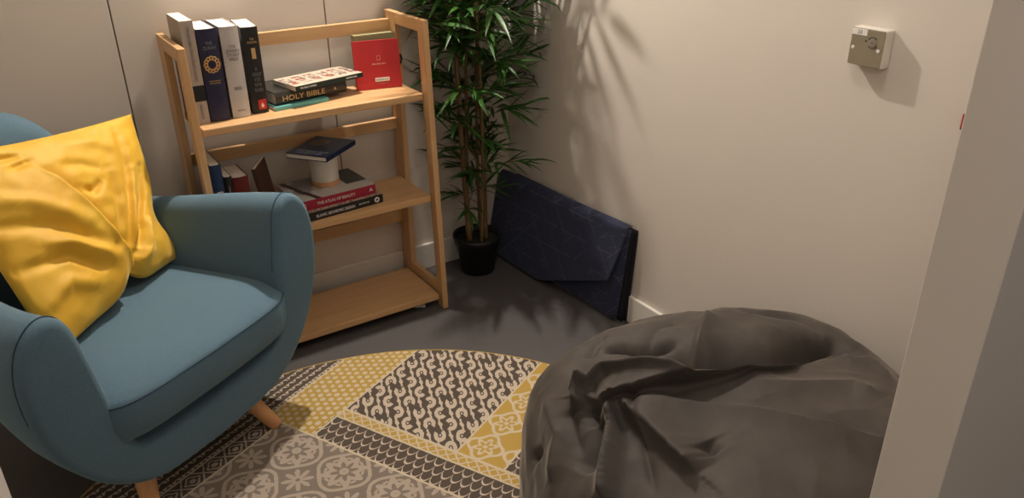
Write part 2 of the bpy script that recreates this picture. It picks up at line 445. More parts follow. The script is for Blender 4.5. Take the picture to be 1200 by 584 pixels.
# letters on a lying spine: local coords of the book are (thickness down, depth, along)
def flat_text(t, name, s, along, w, h, down, mat, off=-.0066, **kw):
    o = text_mesh(name, s, w, h, mat, t, (down, off, along), (0, 0, 0), **kw)
    # text x -> book Z, text y -> book -X, text normal -> book -Y
    o.matrix_local = Matrix.Translation((down, off, along)) @ Matrix(((0, -1, 0, 0), (0, 0, -1, 0), (1, 0, 0, 0), (0, 0, 0, 1)))
    return o
def cover_text(t, name, s, along, depth, w, h, mat, rot=0):
    o = text_mesh(name, s, w, h, mat, t, (0, 0, 0), (0, 0, 0))
    # lying book's upper cover is local X=0 facing -X ; text x -> Z, text y -> Y, normal -> -X
    o.matrix_local = Matrix.Translation((-.0004, depth, along)) @ Matrix(((0, 0, -1, 0), (0, 1, 0, 0), (1, 0, 0, 0), (0, 0, 0, 1))) @ Matrix.Rotation(rot, 4, 'Z')
    return o
GP = 'books lying in the pile on the top shelf'
M['teal'] = plain('teal_cover', (.13, .42, .42), .5)
flat('notebook', 'thin teal notebook lying under the black bible on the top shelf', 'book', .012, .150, .185, M['teal'], .700, 2.430, ZT, math.radians(6), GP, soft=True, round_spine=False)
M['bible'] = plain('bible_leather', (.022, .020, .017), .38, .2, 90, .15)
bib = flat('bible', 'black bible with gold HOLY BIBLE lettering lying between teal notebook and pale booklet', 'book', .040, .165, .255, M['bible'], .709, 2.447, ZT+.0125, math.radians(9), GP)
flat_text(bib, 'spine_title', 'HOLY BIBLE', .098, .150, .017, .021, M['gold'])
flat_text(bib, 'spine_mark', 'R', .212, .008, .010, .020, M['gold'])
mt, nt, b = new_mat('booklet_cover', .45)
v, x, y, z = obj_xyz(nt)
cy = (z).cell(.046, .02); cx = (y - .07)/.11
pat = (cy.abs().lt(.38)*cx.abs().lt(.40)*(N(nt, noise_tex(nt, 60, v, 1)).gt(.46)))
red = (N(nt, noise_tex(nt, 30, v, 1)).gt(.53))
colp = mix(nt, red, (.22, .18, .15), (.27, .07, .055))
nt.links.new(mix(nt, pat, (.56, .47, .37), colp), b.inputs['Base Color'])
M['booklet'] = mt
M['green_dark'] = plain('dark_green_spine', (.008, .028, .024), .4)
bk = flat('booklet', 'pale booklet with small red and brown pictures on top of the black bible', 'book', .016, .135, .258, M['booklet'], .772, 2.426, ZT+.0530, math.radians(13), GP, soft=True, round_spine=False)
box('spine_strip', (.0008, -.0014, -.0003), (.0162, .0006, .2583), M['green_dark'], bk)
flat_text(bk, 'spine_title', 'THE GREAT SAYINGS', .045, .060, .0055, .0085, M['print_white'], off=-.0018)
flat_text(bk, 'author_name', 'CHAPMAN & HALL', .212, .045, .005, .0085, M['print_white'], off=-.0018)

# red square book leaning back, olive book behind it
def lean_box_book(name, label, W, H, T, cover, loc, rz, tilt, pages):
    t = thing(name, label, 'book', loc, (tilt, 0, rz))
    bm = bmesh.new()
    add_box(bm, (0, 0, 0), (W, .002, H)); add_box(bm, (0, T-.002, 0), (W, T, H)); add_box(bm, (0, .002, 0), (.002, T-.002, H))
    link_mesh('cover', bm, cover, t, bevel=.0005)
    box('pages', (.0021, .0021, .003), (W-.003, T-.0021, H-.003), pages, t)
    return t
M['red_cover'] = plain('red_cover', (.46, .018, .022), .45)
rb = lean_box_book('square_book', 'red square book leaning upright at the right end of the top shelf', .158, .162, .012, M['red_cover'], (1.010, 2.512, ZT+.001), math.radians(-11), math.radians(-7), M['pages'])
M['pinkish'] = plain('pale_print', (.75, .42, .36), .6)
text_mesh('cover_title', 'PRAYER MAT', .048, .0055, M['pinkish'], rb, (.085, -.0005, .083), SP)
bm = bmesh.new(); add_box(bm, (-.0055, -.0008, -.008), (-.0045, 0, .008)); add_box(bm, (.0045, -.0008, -.008), (.0055, 0, .008)); add_box(bm, (-.0045, -.0008, .007), (.0045, 0, .008)); add_box(bm, (-.0045, -.0008, -.008), (.0045, 0, -.007))
o = link_mesh('cover_emblem', bm, M['pinkish'], rb); o.location = (.085, 0, .103)
sl = box('cover_sticker', (.066, -.0012, .024), (.116, 0, .037), M['pages'], rb)
text_mesh('sticker_text', 'REFERENCE COPY', .044, .005, M['print_grey'], sl, (.091, -.0014, .0305), SP)
text_mesh('cover_subtitle', 'www.prayermat', .040, .003, M['pinkish'], rb, (.091, -.0005, .017), SP)
M['olive'] = plain('olive_cover', (.30, .27, .13), .55)
M['olive_pages'] = plain('pale_green_pages', (.48, .44, .25), .7)
ob = lean_box_book('picture_book', 'olive green book standing behind the red square book', .148, .174, .030, M['olive'], (1.034, 2.556, ZT+.001), math.radians(-3), math.radians(-1), M['olive_pages'])
bm = bmesh.new(); add_tube(bm, [(.158, .003, .060), (.164, .0, .068), (.167, -.001, .080), (.164, 0, .092), (.158, .003, .098)], .0035, 8)
link_mesh('ribbon', bm, M['black'], ob, smooth=True)['label'] = 'black ribbon loop'

# middle shelf
ZM = .4465
GM = 'books leaning at the left end of the middle shelf'
M['navy2'] = plain('mid_blue_cover', (.014, .035, .10), .4)
n1_ = book('hardback_book', 'dark blue book with pale letters at the far left of the middle shelf', 'book', .034, .165, .236, M['navy2'], (.470, 2.415, ZM), (0, 0, 0), GM)
text_mesh('spine_title', 'RUMI', .060, .018, M['print_white'], n1_, (.017, -.0066, .12), (PI/2, PI/2, 0))
n2_ = book('paperback_book', 'slim black book with a fine gold line beside the dark blue one', 'book', .024, .140, .190, M['black'], (.507, 2.420, ZM), (0, 0, 0), GM, soft=True)
box('gold_line', (.011, -.0066, .05), (.0125, -.004, .16), M['gold'], n2_)
M['dark_red'] = plain('dark_red_cover', (.13, .014, .010), .4)
book('hardback_book', 'dark red hardback with broad page tops between black book and leaning brown book', 'book', .050, .130, .175, M['dark_red'], (.536, 2.440, ZM), (0, 0, 0), GM)
mt, nt, b = new_mat('brown_picture_cover', .45)
v, x, y, z = obj_xyz(nt)
nt.links.new(mix(nt, N(nt, noise_tex(nt, 45, v, 3)), (.03, .008, .006), (.11, .045, .028)), b.inputs['Base Color'])
M['brown_pic'] = mt
book('paperback_book', 'reddish brown patterned book leaning against the dark red hardback', 'book', .014, .120, .188, M['brown_pic'], (.622, 2.430, ZM+.0030), (0, math.radians(-8), math.radians(-31)), GM, soft=True, round_spine=False)

GL = 'large books stacked flat on the middle shelf'
mt, nt, b = new_mat('patterned_cover', .5)
v, x, y, z = obj_xyz(nt)
vo = nt.nodes.new('ShaderNodeTexVoronoi'); vo.inputs['Scale'].default_value = 130; nt.links.new(v, vo.inputs['Vector'])
nt.links.new(mix(nt, N(nt, vo.outputs['Distance']).lt(.42), (.45, .33, .25), (.07, .03, .02)), b.inputs['Base Color'])
M['patterned'] = mt
ig = flat('picture_book', 'large black spined ISLAMIC GEOMETRIC DESIGN book at the bottom of the stack', 'book', .030, .215, .302, M['black'], .716, 2.362, ZM, math.radians(5), GL, round_spine=False)
box('cover_pattern', (-.0008, .002, .001), (0, .214, .301), M['patterned'], ig)
flat_text(ig, 'spine_title', 'ISLAMIC GEOMETRIC DESIGN', .122, .142, .0095, .016, M['print_white'], off=-.0014)
flat_text(ig, 'author_name', 'ERIC BROUG', .228, .038, .0055, .015, M['print_white'], off=-.0014)
bm = bmesh.new(); add_lathe(bm, [(.0095, 0), (.0095, .0006)], 24)
o = link_mesh('publisher_emblem', bm, M['print_white'], ig); o.matrix_local = Matrix.Translation((.015, -.0012, .278)) @ Matrix.Rotation(PI/2, 4, 'X')
bm = bmesh.new(); add_prism(bm, [(-.006, 0), (0, .007), (.002, .002), (.006, 0), (0, -.007), (-.002, -.002)], 0, .0004)
o2 = link_mesh('emblem_mark', bm, M['black'], o); o2.location = (0, 0, .0006)
M['crimson'] = plain('crimson_cover', (.30, .012, .035), .45)
at_ = flat('picture_book', 'large crimson spined THE ATLAS OF BEAUTY book under the candle', 'book', .034, .205, .278, M['crimson'], .722, 2.385, ZM+.0310, math.radians(4), GL, round_spine=False)
flat_text(at_, 'spine_title', 'THE ATLAS OF BEAUTY', .130, .140, .0105, .017, M['print_white'], off=-.0014)
flat_text(at_, 'spine_mark', 'A', .260, .014, .012, .016, M['print_white'], off=-.0014)
flat_text(at_, 'author_name', '||', .018, .006, .018, .017, M['pinkish'], off=-.0014)
mt, nt, b = new_mat('photo_cover', .35)
v, x, y, z = obj_xyz(nt)
nz = N(nt, noise_tex(nt, 9, v, 3))
c_ = mix(nt, nz.gt(.55), (.48, .45, .42), (.27, .26, .26))
st = (z - .045 - (y-.1)*-.25 + (nz-.5)*.03).abs().lt(.010)
c_ = mix(nt, st, c_, (.045, .022, .02))
c_ = mix(nt, z.gt(.20)*y.gt(.06), c_, (.030, .034, .030))
c_ = mix(nt, ((z-.175).abs().lt(.04))*(nz.gt(.52)), c_, (.16, .28, .22))
nt.links.new(c_, b.inputs['Base Color'])
box('cover_photo', (-.0008, .001, .001), (0, .204, .277), mt, at_)

candle = thing('candle', 'thick white pillar candle on a wooden base standing on the crimson book', 'candle', (.862, 2.512, ZM+.0660))
bm = bmesh.new(); add_lathe(bm, [(.047, 0), (.0485, .002), (.0485, .014), (.047, .016)], 48); link_mesh('wooden_base', bm, M['leg_wood'], candle, smooth=False)
M['wax'] = plain('cream_wax', (.80, .74, .66), .45)
M['wax'].node_tree.nodes['Principled BSDF'].inputs['Subsurface Weight'].default_value = .15
M['wax'].node_tree.nodes['Principled BSDF'].inputs['Subsurface Radius'].default_value = (.02, .012, .006)
bm = bmesh.new(); add_lathe(bm, [(.0455, .0162), (.0470, .018), (.0475, .125), (.0465, .1275), (.040, .128)], 48); link_mesh('wax_body', bm, M['wax'], candle, smooth=True)
mt, nt, b = new_mat('navy_picture_cover', .35)
v, x, y, z = obj_xyz(nt)
rr = ((z-.13)*(z-.13) + (y-.10)*(y-.10)).sqrt()
nz = N(nt, noise_tex(nt, 60, v, 3))
c_ = mix(nt, (rr + (nz-.5)*.03).lt(.034), (.008, .020, .065), (.12, .08, .045))
nt.links.new(c_, b.inputs['Base Color'])
nb = flat('hardback_book', 'small dark blue hardback balanced on top of the white candle', 'book', .017, .152, .190, mt, .820, 2.356, ZM+.0660+.1285, math.radians(38), None, round_spine=False)
cover_text(nb, 'cover_title', 'GENTLENESS\nAND KINDNESS', .030, .075, .115, .030, M['cover_print'], rot=PI/2)

# white cable end on the floor under the shelf
bm = bmesh.new(); add_tube(bm, [(1.02, 2.44, .006), (1.06, 2.40, .005), (1.10, 2.372, .006)], .0035, 8); add_tube(bm, [(1.10, 2.372, .006), (1.135, 2.352, .007)], [.0055, .0065], 10)
tag(link_mesh('charging_cable', bm, M['print_white'], smooth=True), 'short white cable end lying on the floor under the shelf', 'cable')

# ------------------------------------------------------------------ armchair
AC = math.radians(31.5)
Uv = Vector((math.cos(AC), math.sin(AC), 0)); Vv = Vector((-math.sin(AC), math.cos(AC), 0))
base_c = Uv*1.20 + Vv*1.75
chair = thing('armchair', 'teal blue fabric tub armchair with round wooden legs, standing half on the round rug', 'armchair', (base_c.x, base_c.y, 0), (0, 0, AC))
def L_(u, v_, z): return Vector((u + (1.174-1.20), v_-1.75, z))      # measured frame -> chair local
mt, nt, b = new_mat('teal_fabric', .9)
v, x, y, z = obj_xyz(nt)
nz = N(nt, noise_tex(nt, 350, v, 2)); nz2 = N(nt, noise_tex(nt, 4, v, 2))
nt.links.new(mix(nt, (nz*.8 + nz2*.3 - .05), (.052, .104, .148), (.110, .195, .265)), b.inputs['Base Color'])
b.inputs['Sheen Weight'].default_value = .25; b.inputs['Sheen Roughness'].default_value = .5; b.inputs['Sheen Tint'].default_value = (.5, .75, .85, 1)
bump(nt, b, nz, .35, .001)
M['teal_fabric'] = mt
M['teal_dark'] = plain('teal_piping', (.028, .065, .100), .9)
def cr(pts, n):                                   # catmull rom through 2D/3D points
    P = [Vector(p) for p in pts]; P = [P[0]*2-P[1]] + P + [P[-1]*2-P[-2]]; out = []
    for i in range(1, len(P)-2):
        for k in range(n):
            t = k/n; a, b2_, c2, d = P[i-1], P[i], P[i+1], P[i+2]
            out.append(.5*((2*b2_) + (c2-a)*t + (2*a-5*b2_+4*c2-d)*t*t + (3*b2_-a-3*c2+d)*t**3))
    out.append(P[-2]); return out
# half U profile, outer from bottom centre up the outside, over the arm, down the inside, to the inner trough (u, z)
half_o = [(0, .135), (.17, .146), (.265, .180), (.345, .245), (.410, .340), (.447, .450), (.455, .560), (.438, .635), (.405, .676), (.370, .690), (.338, .676), (.318, .640), (.303, .570), (.288, .480), (.275, .400), (.255, .320), (.21, .275), (0, .265)]
hp = cr(half_o, 4)
prof = hp + [Vector((-p.x, p.y)) for p in hp[-2:0:-1]]
def chair_section(vl):
    t = (vl-1.44)/.68
    w = 1.0 - .06*t - .17*smooth01((vl-1.50)/.42) - .08*smooth01((vl-1.88)/.2)
    rows = []
    for p in prof:
        au = abs(p.x); zz = p.y
        top = smooth01((zz-.40)/.29)
        drop = -.055*min(1, max(0, (vl-1.44)/.45))*top
        lift = -.035*t*smooth01((.4-zz)/.25)
        rows.append(L_(p.x*w + .02, vl, zz + drop + lift))
    return rows
bm = bmesh.new()
cen = Vector((0, 0, .3))
def shrink(rows, k):                              # rounding of the front rim: pull the section towards its own centreline
    out = []
    n = len(rows)
    # centreline distance approximated per point by moving along the profile normal
    for i, r_ in enumerate(rows):
        a, b2_ = rows[(i-1) % n], rows[(i+1) % n]
        tg = (b2_-a); nrm = Vector((-tg.z, 0, tg.x)).normalized()
        out.append(r_ + nrm*k)
    return out
secs = []
for dv, k in ((-.002, .020), (.001, .009), (.007, .003), (.016, .0)):
    secs.append(shrink(chair_section(1.425+dv), k))
for vl in (1.50, 1.56, 1.63, 1.70, 1.77, 1.84, 1.90, 1.96, 2.00): secs.append(chair_section(vl))
for vl, k in ((2.03, .012), (2.045, .03)): secs.append(shrink(chair_section(vl), k))
vv = add_grid(bm, secs, closed=True)
for ring in (vv[0], vv[-1]):
    n = len(ring); h = len(hp)
    # cap the U by bridging outer and inner halves
    outer_i = list(range(0, 36)); 
    i, j = 0, 0
    m_ = n
    half = len(hp)-1                    # index of inner bottom centre
    for side in (0, 1):
        a = 0; b2_ = half if side == 0 else half
        lo = 0; hi = half
        while hi - lo > 1:
            q4 = [lo, lo+1, hi-1, hi] if hi-lo > 2 else [lo, lo+1, hi]
            idx = [(k if side == 0 else (-k) % m_) for k in q4]
            try: bm.faces.new([ring[k] for k in idx])
            except ValueError: pass
            lo += 1; hi -= 1
bmesh.ops.recalc_face_normals(bm, faces=bm.faces)
body = link_mesh('chair_shell', bm, M['teal_fabric'], chair, smooth=True)
# front seam piping on each arm: where the arm top meets the front panel
for s in (1, -1):
    pts = []
    rows = chair_section(1.447)
    for k in range(12, 60):
        if k < len(hp):
            p = hp[k]
            if p.y > .47 and k < 62: pts.append(L_(s*p.x + .02 + 0, 1.450, p.y+.0008) )
    if len(pts) > 2:
        bm = bmesh.new(); add_tube(bm, pts, .0013, 6); link_mesh('piping', bm, M['teal_dark'], chair, smooth=True)
# backrest: rounded slab with an arched top
def backrest():
    bm = bmesh.new(); rows = []
    nu, nz_ = 28, 22
    front, back = [], []
    arch = lambda s_: .948 - .27*abs(s_)**2.5
    for side in (0, 1):
        grid = []
        for j in range(nz_+1):
            t = j/nz_; row = []
            for i in range(nu+1):
                s_ = -1 + 2*i/nu
                zz = .36 + t*(arch(s_) - .36)
                hw = .330 - .080*smooth01((zz-.50)/.25)
                u = s_*hw
                e = max(0, 1-abs(s_)**6)**.5 * max(0, 1-t**7)**.5
                vmid = 1.985 + .10*(zz-.4) - .10*(u/.4)**2
                th = .075*e
                vloc = vmid + (th if side else -th)
                row.append(L_(u-.005, vloc, zz))
            grid.append(row)
        add_grid(bm, grid)
    bmesh.ops.remove_doubles(bm, verts=bm.verts, dist=.0015)
    bmesh.ops.recalc_face_normals(bm, faces=bm.faces)
    return link_mesh('backrest', bm, M['teal_fabric'], chair, smooth=True)
backrest()
# seat cushion
def seat():
    bm = bmesh.new(); n1, n2 = 26, 26
    U0, U1, V0, V1 = -.305, .338, 1.395, 1.93
    Rc = .05
    def ring(inset, z):
        pts = []
        for k in range(96):
            a = 2*PI*k/96; c, s_ = math.cos(a), math.sin(a); e = .30
            uu = math.copysign(abs(c)**e, c); vv_ = math.copysign(abs(s_)**e, s_)
            u = (U0+U1)/2 + uu*((U1-U0)/2 - inset); v_ = (V0+V1)/2 + vv_*((V1-V0)/2 - inset)
            v_ -= .012*(1-uu*uu)*(vv_ < 0)
            pts.append((u, v_, z))
        return pts
    prof2 = [(.10, .268), (.045, .272), (.020, .290), (.006, .320), (.000, .360), (.000, .408), (.003, .420), (.010, .428), (.03, .437), (.07, .447), (.13, .455), (.20, .459), (.26, .460)]
    rows = []
    for ins, z in prof2:
        rr_ = []
        for (u, v_, zz) in ring(ins, z):
            k = smooth01((v_-V0)/.12)
            if z < .33: k2 = (1-k)
            else: k2 = 0
            rr_.append(L_(u, v_ + k2*.045*smooth01((.33-z)/.06), zz + (.01*k if z > .4 else 0)))
        rows.append(rr_)
    vv_ = add_grid(bm, rows, closed=True)
    bm.faces.new(vv_[0][::-1]); bm.faces.new(vv_[-1])
    bmesh.ops.recalc_face_normals(bm, faces=bm.faces)
    o = link_mesh('seat_cushion', bm, M['teal_fabric'], chair, smooth=True)
    bm = bmesh.new(); rr_ = [L_(u, v_, zz + .01*smooth01((v_-V0)/.12)) for (u, v_, zz) in ring(.001, .420)]
    pts = [p for p in rr_ if p.y < L_(0, 1.62, 0).y]
    pts.sort(key=lambda p: math.atan2(p.y-L_(0, 1.66, 0).y, p.x-L_(.022, 0, 0).x))
    add_tube(bm, pts, .0016, 6); link_mesh('seam', bm, M['teal_dark'], o, smooth=True)
seat()
for (u0, v0, u1, v1) in ((.155, 1.54, .225, 1.445), (-.155, 1.54, -.225, 1.445), (.15, 1.96, .20, 2.05), (-.09, 2.00, -.10, 2.08)):
    bm = bmesh.new()
    a, b2_ = L_(u0, v0, .19), L_(u1, v1, .0098 if v0 < 1.7 else .0)
    pts = [a.lerp(b2_, t) for t in (0, .25, .5, .75, .97, 1)]
    add_tube(bm, pts, [.029, .027, .0245, .022, .0195, .017], 24)
    link_mesh('leg', bm, M['leg_wood'], chair, smooth=True)

# ------------------------------------------------------------------ yellow cushion
def chair_pt(u, v_, z): return Uv*(u+1.174) + Vv*v_ + Vector((0, 0, z))
P_TR = chair_pt(.350, 1.93, .870); P_BR = chair_pt(.292, 1.785, .472)
P_TL = chair_pt(-.25, 1.88, .935); P_BL = chair_pt(-.24, 1.62, .480)
mt, nt, b = new_mat('yellow_velvet', .6)
v, x, y, z = obj_xyz(nt)
nz = N(nt, noise_tex(nt, 6, v, 3)); fz = N(nt, noise_tex(nt, 500, v, 1))
nt.links.new(mix(nt, (nz*1.6 - .35).max(0.).min(1.), (.70, .37, .015), (.82, .52, .045)), b.inputs['Base Color'])
b.inputs['Sheen Weight'].default_value = .6; b.inputs['Sheen Roughness'].default_value = .35; b.inputs['Sheen Tint'].default_value = (1, .85, .4, 1)
bump(nt, b, fz, .1, .0008)
M['yellow'] = mt
def seg_d(p, a, b2_):
    ab = b2_-a; t = max(0, min(1, (p-a).dot(ab)/ab.dot(ab))); c = a + ab*t
    side = ab.x*(p.y-a.y) - ab.y*(p.x-a.x)
    return (p-c).length, t, side
def poly_d(p, pts):
    best = (9, 0, 1); n = len(pts)-1
    for i in range(n):
        d, t, s_ = seg_d(p, pts[i], pts[i+1])
        if d < best[0]: best = (d, (i+t)/n, s_)
    return best
V2 = lambda a, b_: Vector((a, b_))
def cushion():
    nrm = ((P_TR-P_TL).cross(P_BL-P_TL)).normalized()
    if nrm.dot(Vector((0, 0, 1.5)) - P_TR) < 0: nrm = -nrm
    # folds drawn in the cushion's own square (s right, t up, -1..1): (points, kind, amp, width)
    fold = [V2(-.40, .85), V2(-.23, .52), V2(-.06, -.04), V2(.12, -.70), V2(.14, -1)]
    creases = [
        ([V2(.20, -.72), V2(.42, -.25), V2(.60, .3), V2(.68, .85)], -.012, .05),
        ([V2(.22, -.78), V2(.55, -.40), V2(.72, -.1), V2(.80, .3)], -.020, .045),
        ([V2(.18, -.68), V2(.28, -.2), V2(.36, .4)], -.010, .06),
        ([V2(.30, -.85), V2(.50, -.68), V2(.78, -.30)], .014, .05),
        ([V2(.34, -.62), V2(.5, -.15), V2(.66, .3)], .012, .05),
        ([V2(-.95, .25), V2(-.5, .05), V2(-.05, -.45)], -.012, .07),
        ([V2(-.9, .50), V2(-.55, .32), V2(-.2, -.05)], .010, .08),
        ([V2(-.95, -.2), V2(-.5, -.28), V2(-.18, -.65)], -.013, .06),
        ([V2(-.7, -.05), V2(-.4, -.22), V2(-.05, -.6)], .012, .06),
        ([V2(-.9, -.6), V2(-.6, -.5), V2(-.35, -.72)], .010, .07),
        ([V2(-.62, .84), V2(-.34, .82)], -.013, .04),
        ([V2(-.50, .70), V2(-.30, .74)], -.010, .035),
        ([V2(-.1, .62), V2(.12, .55), V2(.30, .42)], -.008, .06),
        ([V2(-.02, .30), V2(.10, .22), V2(.24, .30)], -.014, .05),
        ([V2(.1, .85), V2(.4, .75), V2(.62, .55)], .006, .08),
    ]
    bm = bmesh.new(); n = 170
    for side in (1, -1):
        grid = []
        for j in range(n+1):
            row = []
            t = -1 + 2*j/n
            for i in range(n+1):
                s_ = -1 + 2*i/n
                # pincushion outline
                ss = s_*(1 - .055*(1-t*t)**1.0) - .12*math.exp(-((t+.35)/.35)**2)*smooth01((s_+.1)/1.1)
                tt = t*(1 - .055*(1-s_*s_)) + .20*math.exp(-((s_-.14)/.16)**2)*smooth01((-t-.1)/.9)
                a, b_ = (ss+1)/2, (tt+1)/2
                base = P_BL*(1-a)*(1-b_) + P_BR*a*(1-b_) + P_TL*(1-a)*b_ + P_TR*a*b_
                e = (max(0, 1-abs(s_)**2.6)*max(0, 1-abs(t)**2.6))
                h = .062*e**.55
                edge = smooth01(e/.10)
                if side == 1:
                    p = V2(s_, t)
                    d, tp, sd = poly_d(p, fold)
                    fade = smooth01(tp/.55)
                    lo_ = smooth01(.5 + (d if sd < 0 else -d)/.035)
                    h += lo_*(.030*math.exp(-(d/.40)**2) + .008*math.exp(-(d/.05)**2))*fade*(.45+.55*edge)
                    h -= (1-lo_)*.020*math.exp(-(d/.10)**2)*fade*edge
                    for pts, amp, w in creases:
                        dd, tq, s2 = poly_d(p, pts)
                        h += amp*math.exp(-(dd/w)**2)*math.sin(PI*min(.97, max(.03, tq)))**.5*edge*1.1
                    q = Vector((s_*2.2+5, t*2.2, 1.3)); h += .007*noise.noise(q)*edge + .003*noise.noise(q*3.1)*edge
                    # the seam runs a little wavy
                hh = h + .0010
                pos = base + nrm*(hh*side)
                row.append(pos)
            grid.append(row)
        add_grid(bm, grid)
    bmesh.ops.remove_doubles(bm, verts=bm.verts, dist=.0022)
    bmesh.ops.recalc_face_normals(bm, faces=bm.faces)
    cen = (P_TR+P_BR+P_TL+P_BL)/4
    for v_ in bm.verts: v_.co -= cen
    o = link_mesh('cushion', bm, M['yellow'], smooth=True); o.location = cen
    tag(o, 'large creased yellow velvet cushion propped in the teal armchair', 'cushion')
cushion()

# ------------------------------------------------------------------ artificial bamboo plant
plant = thing('potted_bamboo', 'tall leafy green bamboo plant in a black plastic pot in the corner of the room', 'potted plant', (1.462, 2.510, 0))
M['pot'] = plain('black_plastic_pot', (.008, .008, .009), .45)
M['soil'] = plain('dark_moss', (.010, .013, .007), .95, .3, 120, .5)
bm = bmesh.new(); add_lathe(bm, [(.060, 0), (.068, .003), (.084, .125), (.090, .126), (.098, .150), (.098, .162), (.094, .163), (.088, .140), (.080, .120)], 48, cap1=False)
link_mesh('pot', bm, M['pot'], plant, smooth=True)
bm = bmesh.new(); add_lathe(bm, [(.0865, .118), (.086, .138), (.05, .143)], 40); link_mesh('soil', bm, M['soil'], plant, smooth=True)
mt, nt, b = new_mat('bamboo_cane', .45)
v, x, y, z = obj_xyz(nt)
nz = N(nt, noise_tex(nt, 25, v, 3, (1, 1, .25)))
nt.links.new(mix(nt, nz, (.10, .055, .020), (.24, .15, .065)), b.inputs['Base Color'])
M['cane'] = mt
mt, nt, b = new_mat('bamboo_leaf', .42)
v, x, y, z = obj_xyz(nt)
nz = N(nt, noise_tex(nt, 9, v, 2))
nt.links.new(mix(nt, (nz*1.8-.4).max(0.).min(1.), (.010, .040, .008), (.045, .135, .018)), b.inputs['Base Color'])
b.inputs['Specular IOR Level'].default_value = .4
M['leaf'] = mt
rnd = random.Random(5)
PC = Vector((1.462, 2.510, 0))
canes = [((-.040, .000), (-.045, .01), 1.72, .0115), ((-.012, .030), (-.02, .04), 1.60, .0075), ((.018, -.012), (.045, -.01), 1.68, .0090), ((.036, .020), (.05, .02), 1.50, .0075), ((-.002, -.035), (.0, -.04), 1.30, .0070)]
def cane_at(c, z):
    (ax, ay), (bx, by), H, r = c
    t = (z-.13)/(H-.13)
    return Vector((ax+(bx-ax)*t + .012*math.sin(t*4+ax*90), ay+(by-ay)*t + .010*math.sin(t*3.3+ay*70), z))
for c in canes:
    bm = bmesh.new(); pts = []; rad = []
    z = .13; nxt = .13 + rnd.uniform(.05, .12)
    while z < c[2]:
        k = 1 - .45*(z-.13)/(c[2]-.13)
        pts += [cane_at(c, z)]; rad += [c[3]*k]
        z += .03
        if z >= nxt:
            pts += [cane_at(c, z-.004), cane_at(c, z), cane_at(c, z+.004)]; rad += [c[3]*k, c[3]*k*1.22, c[3]*k]
            nxt += rnd.uniform(.10, .17); z += .012
    add_tube(bm, pts, rad, 10); link_mesh('cane', bm, M['cane'], plant, smooth=True)
def in_shelf(p):
    q = p + PC
    return q.x < 1.222 and q.y > 2.28 and q.z < 1.075
def leaf(bm, base, d, length, width, droop, roll):
    d = d.normalized(); up = Vector((0, 0, 1))
    if in_shelf(base + d*length*.6) or in_shelf(base + d*length - up*droop*length):
        d = Vector((abs(d.x)*.5, -abs(d.y)-.35, d.z)).normalized()
        if in_shelf(base + d*length - up*droop*length): d = Vector((.5, -.6, .3)).normalized()
    side = d.cross(up)
    if side.length < .1: side = Vector((1, 0, 0))
    side.normalize(); side = (Matrix.Rotation(roll, 3, d) @ side)
    nn = side.cross(d)
    prof_ = [(0, .10), (.12, .62), (.30, 1.0), (.50, .92), (.72, .60), (.90, .22), (1.0, .01)]
    L0, L1, L2 = [], [], []
    for t, w in prof_:
        p = base + d*(length*t) - up*(droop*length*t*t)
        if PC.x + p.x > XR-.006: p.x = XR-.006-PC.x
        if PC.y + p.y > YB-.006: p.y = YB-.006-PC.y
        hw = width*.5*w
        p.y = min(p.y, YB-.016-PC.y); p.x = min(p.x, XR-.016-PC.x)
        L0.append(bm.verts.new(p + side*hw + nn*hw*.35)); L1.append(bm.verts.new(p)); L2.append(bm.verts.new(p - side*hw + nn*hw*.35))
    for A, B in ((L0, L1), (L1, L2)):
        for k in range(len(A)-1): bm.faces.new((A[k], A[k+1], B[k+1], B[k]))
def twig(z, az, reach, rise, nleaf, ci, scale=1.0):
    c = canes[ci]; st = cane_at(c, z)
    dh = Vector((math.cos(az), math.sin(az), 0))
    while in_shelf(st + dh*reach*1.05) and reach > .06: reach *= .85
    bm = bmesh.new(); pts = []
    for k in range(7):
        t = k/6
        pts.append(st + dh*(reach*t) + Vector((0, 0, rise*math.sin(t*1.75))))
    for p in pts:
        p.x = min(p.x, XR-.02-PC.x); p.y = min(p.y, YB-.02-PC.y)
    add_tube(bm, pts, [.0022-.0002*k for k in range(7)], 5, mi=1)
    for k in range(nleaf):
        t = .35 + .65*k/(nleaf-1) if nleaf > 1 else 1
        i = min(5, int(t*6)); p = pts[i].lerp(pts[i+1], t*6-i)
        tan = (pts[i+1]-pts[i]).normalized()
        ang = (1 if k % 2 else -1)*rnd.uniform(.25, 1.0)*(1.15 - .5*t)
        if k == nleaf-1: ang = rnd.uniform(-.2, .2)
        d = Matrix.Rotation(ang, 3, 'Z') @ tan
        d.z += rnd.uniform(-.40, .60)
        leaf(bm, p, d, rnd.uniform(.085, .150)*scale, rnd.uniform(.011, .017)*scale, rnd.uniform(.03, .40), rnd.uniform(-.6, .6))
    link_mesh('leafy_twig', bm, [M['leaf'], M['cane']], plant, smooth=True)
levels = [(.27, 3), (.34, 4), (.41, 5), (.48, 5), (.55, 6), (.62, 6), (.70, 7), (.77, 7), (.84, 8), (.91, 9), (.98, 9), (1.05, 8), (1.12, 8), (1.22, 7), (1.34, 7), (1.46, 7), (1.57, 6)]
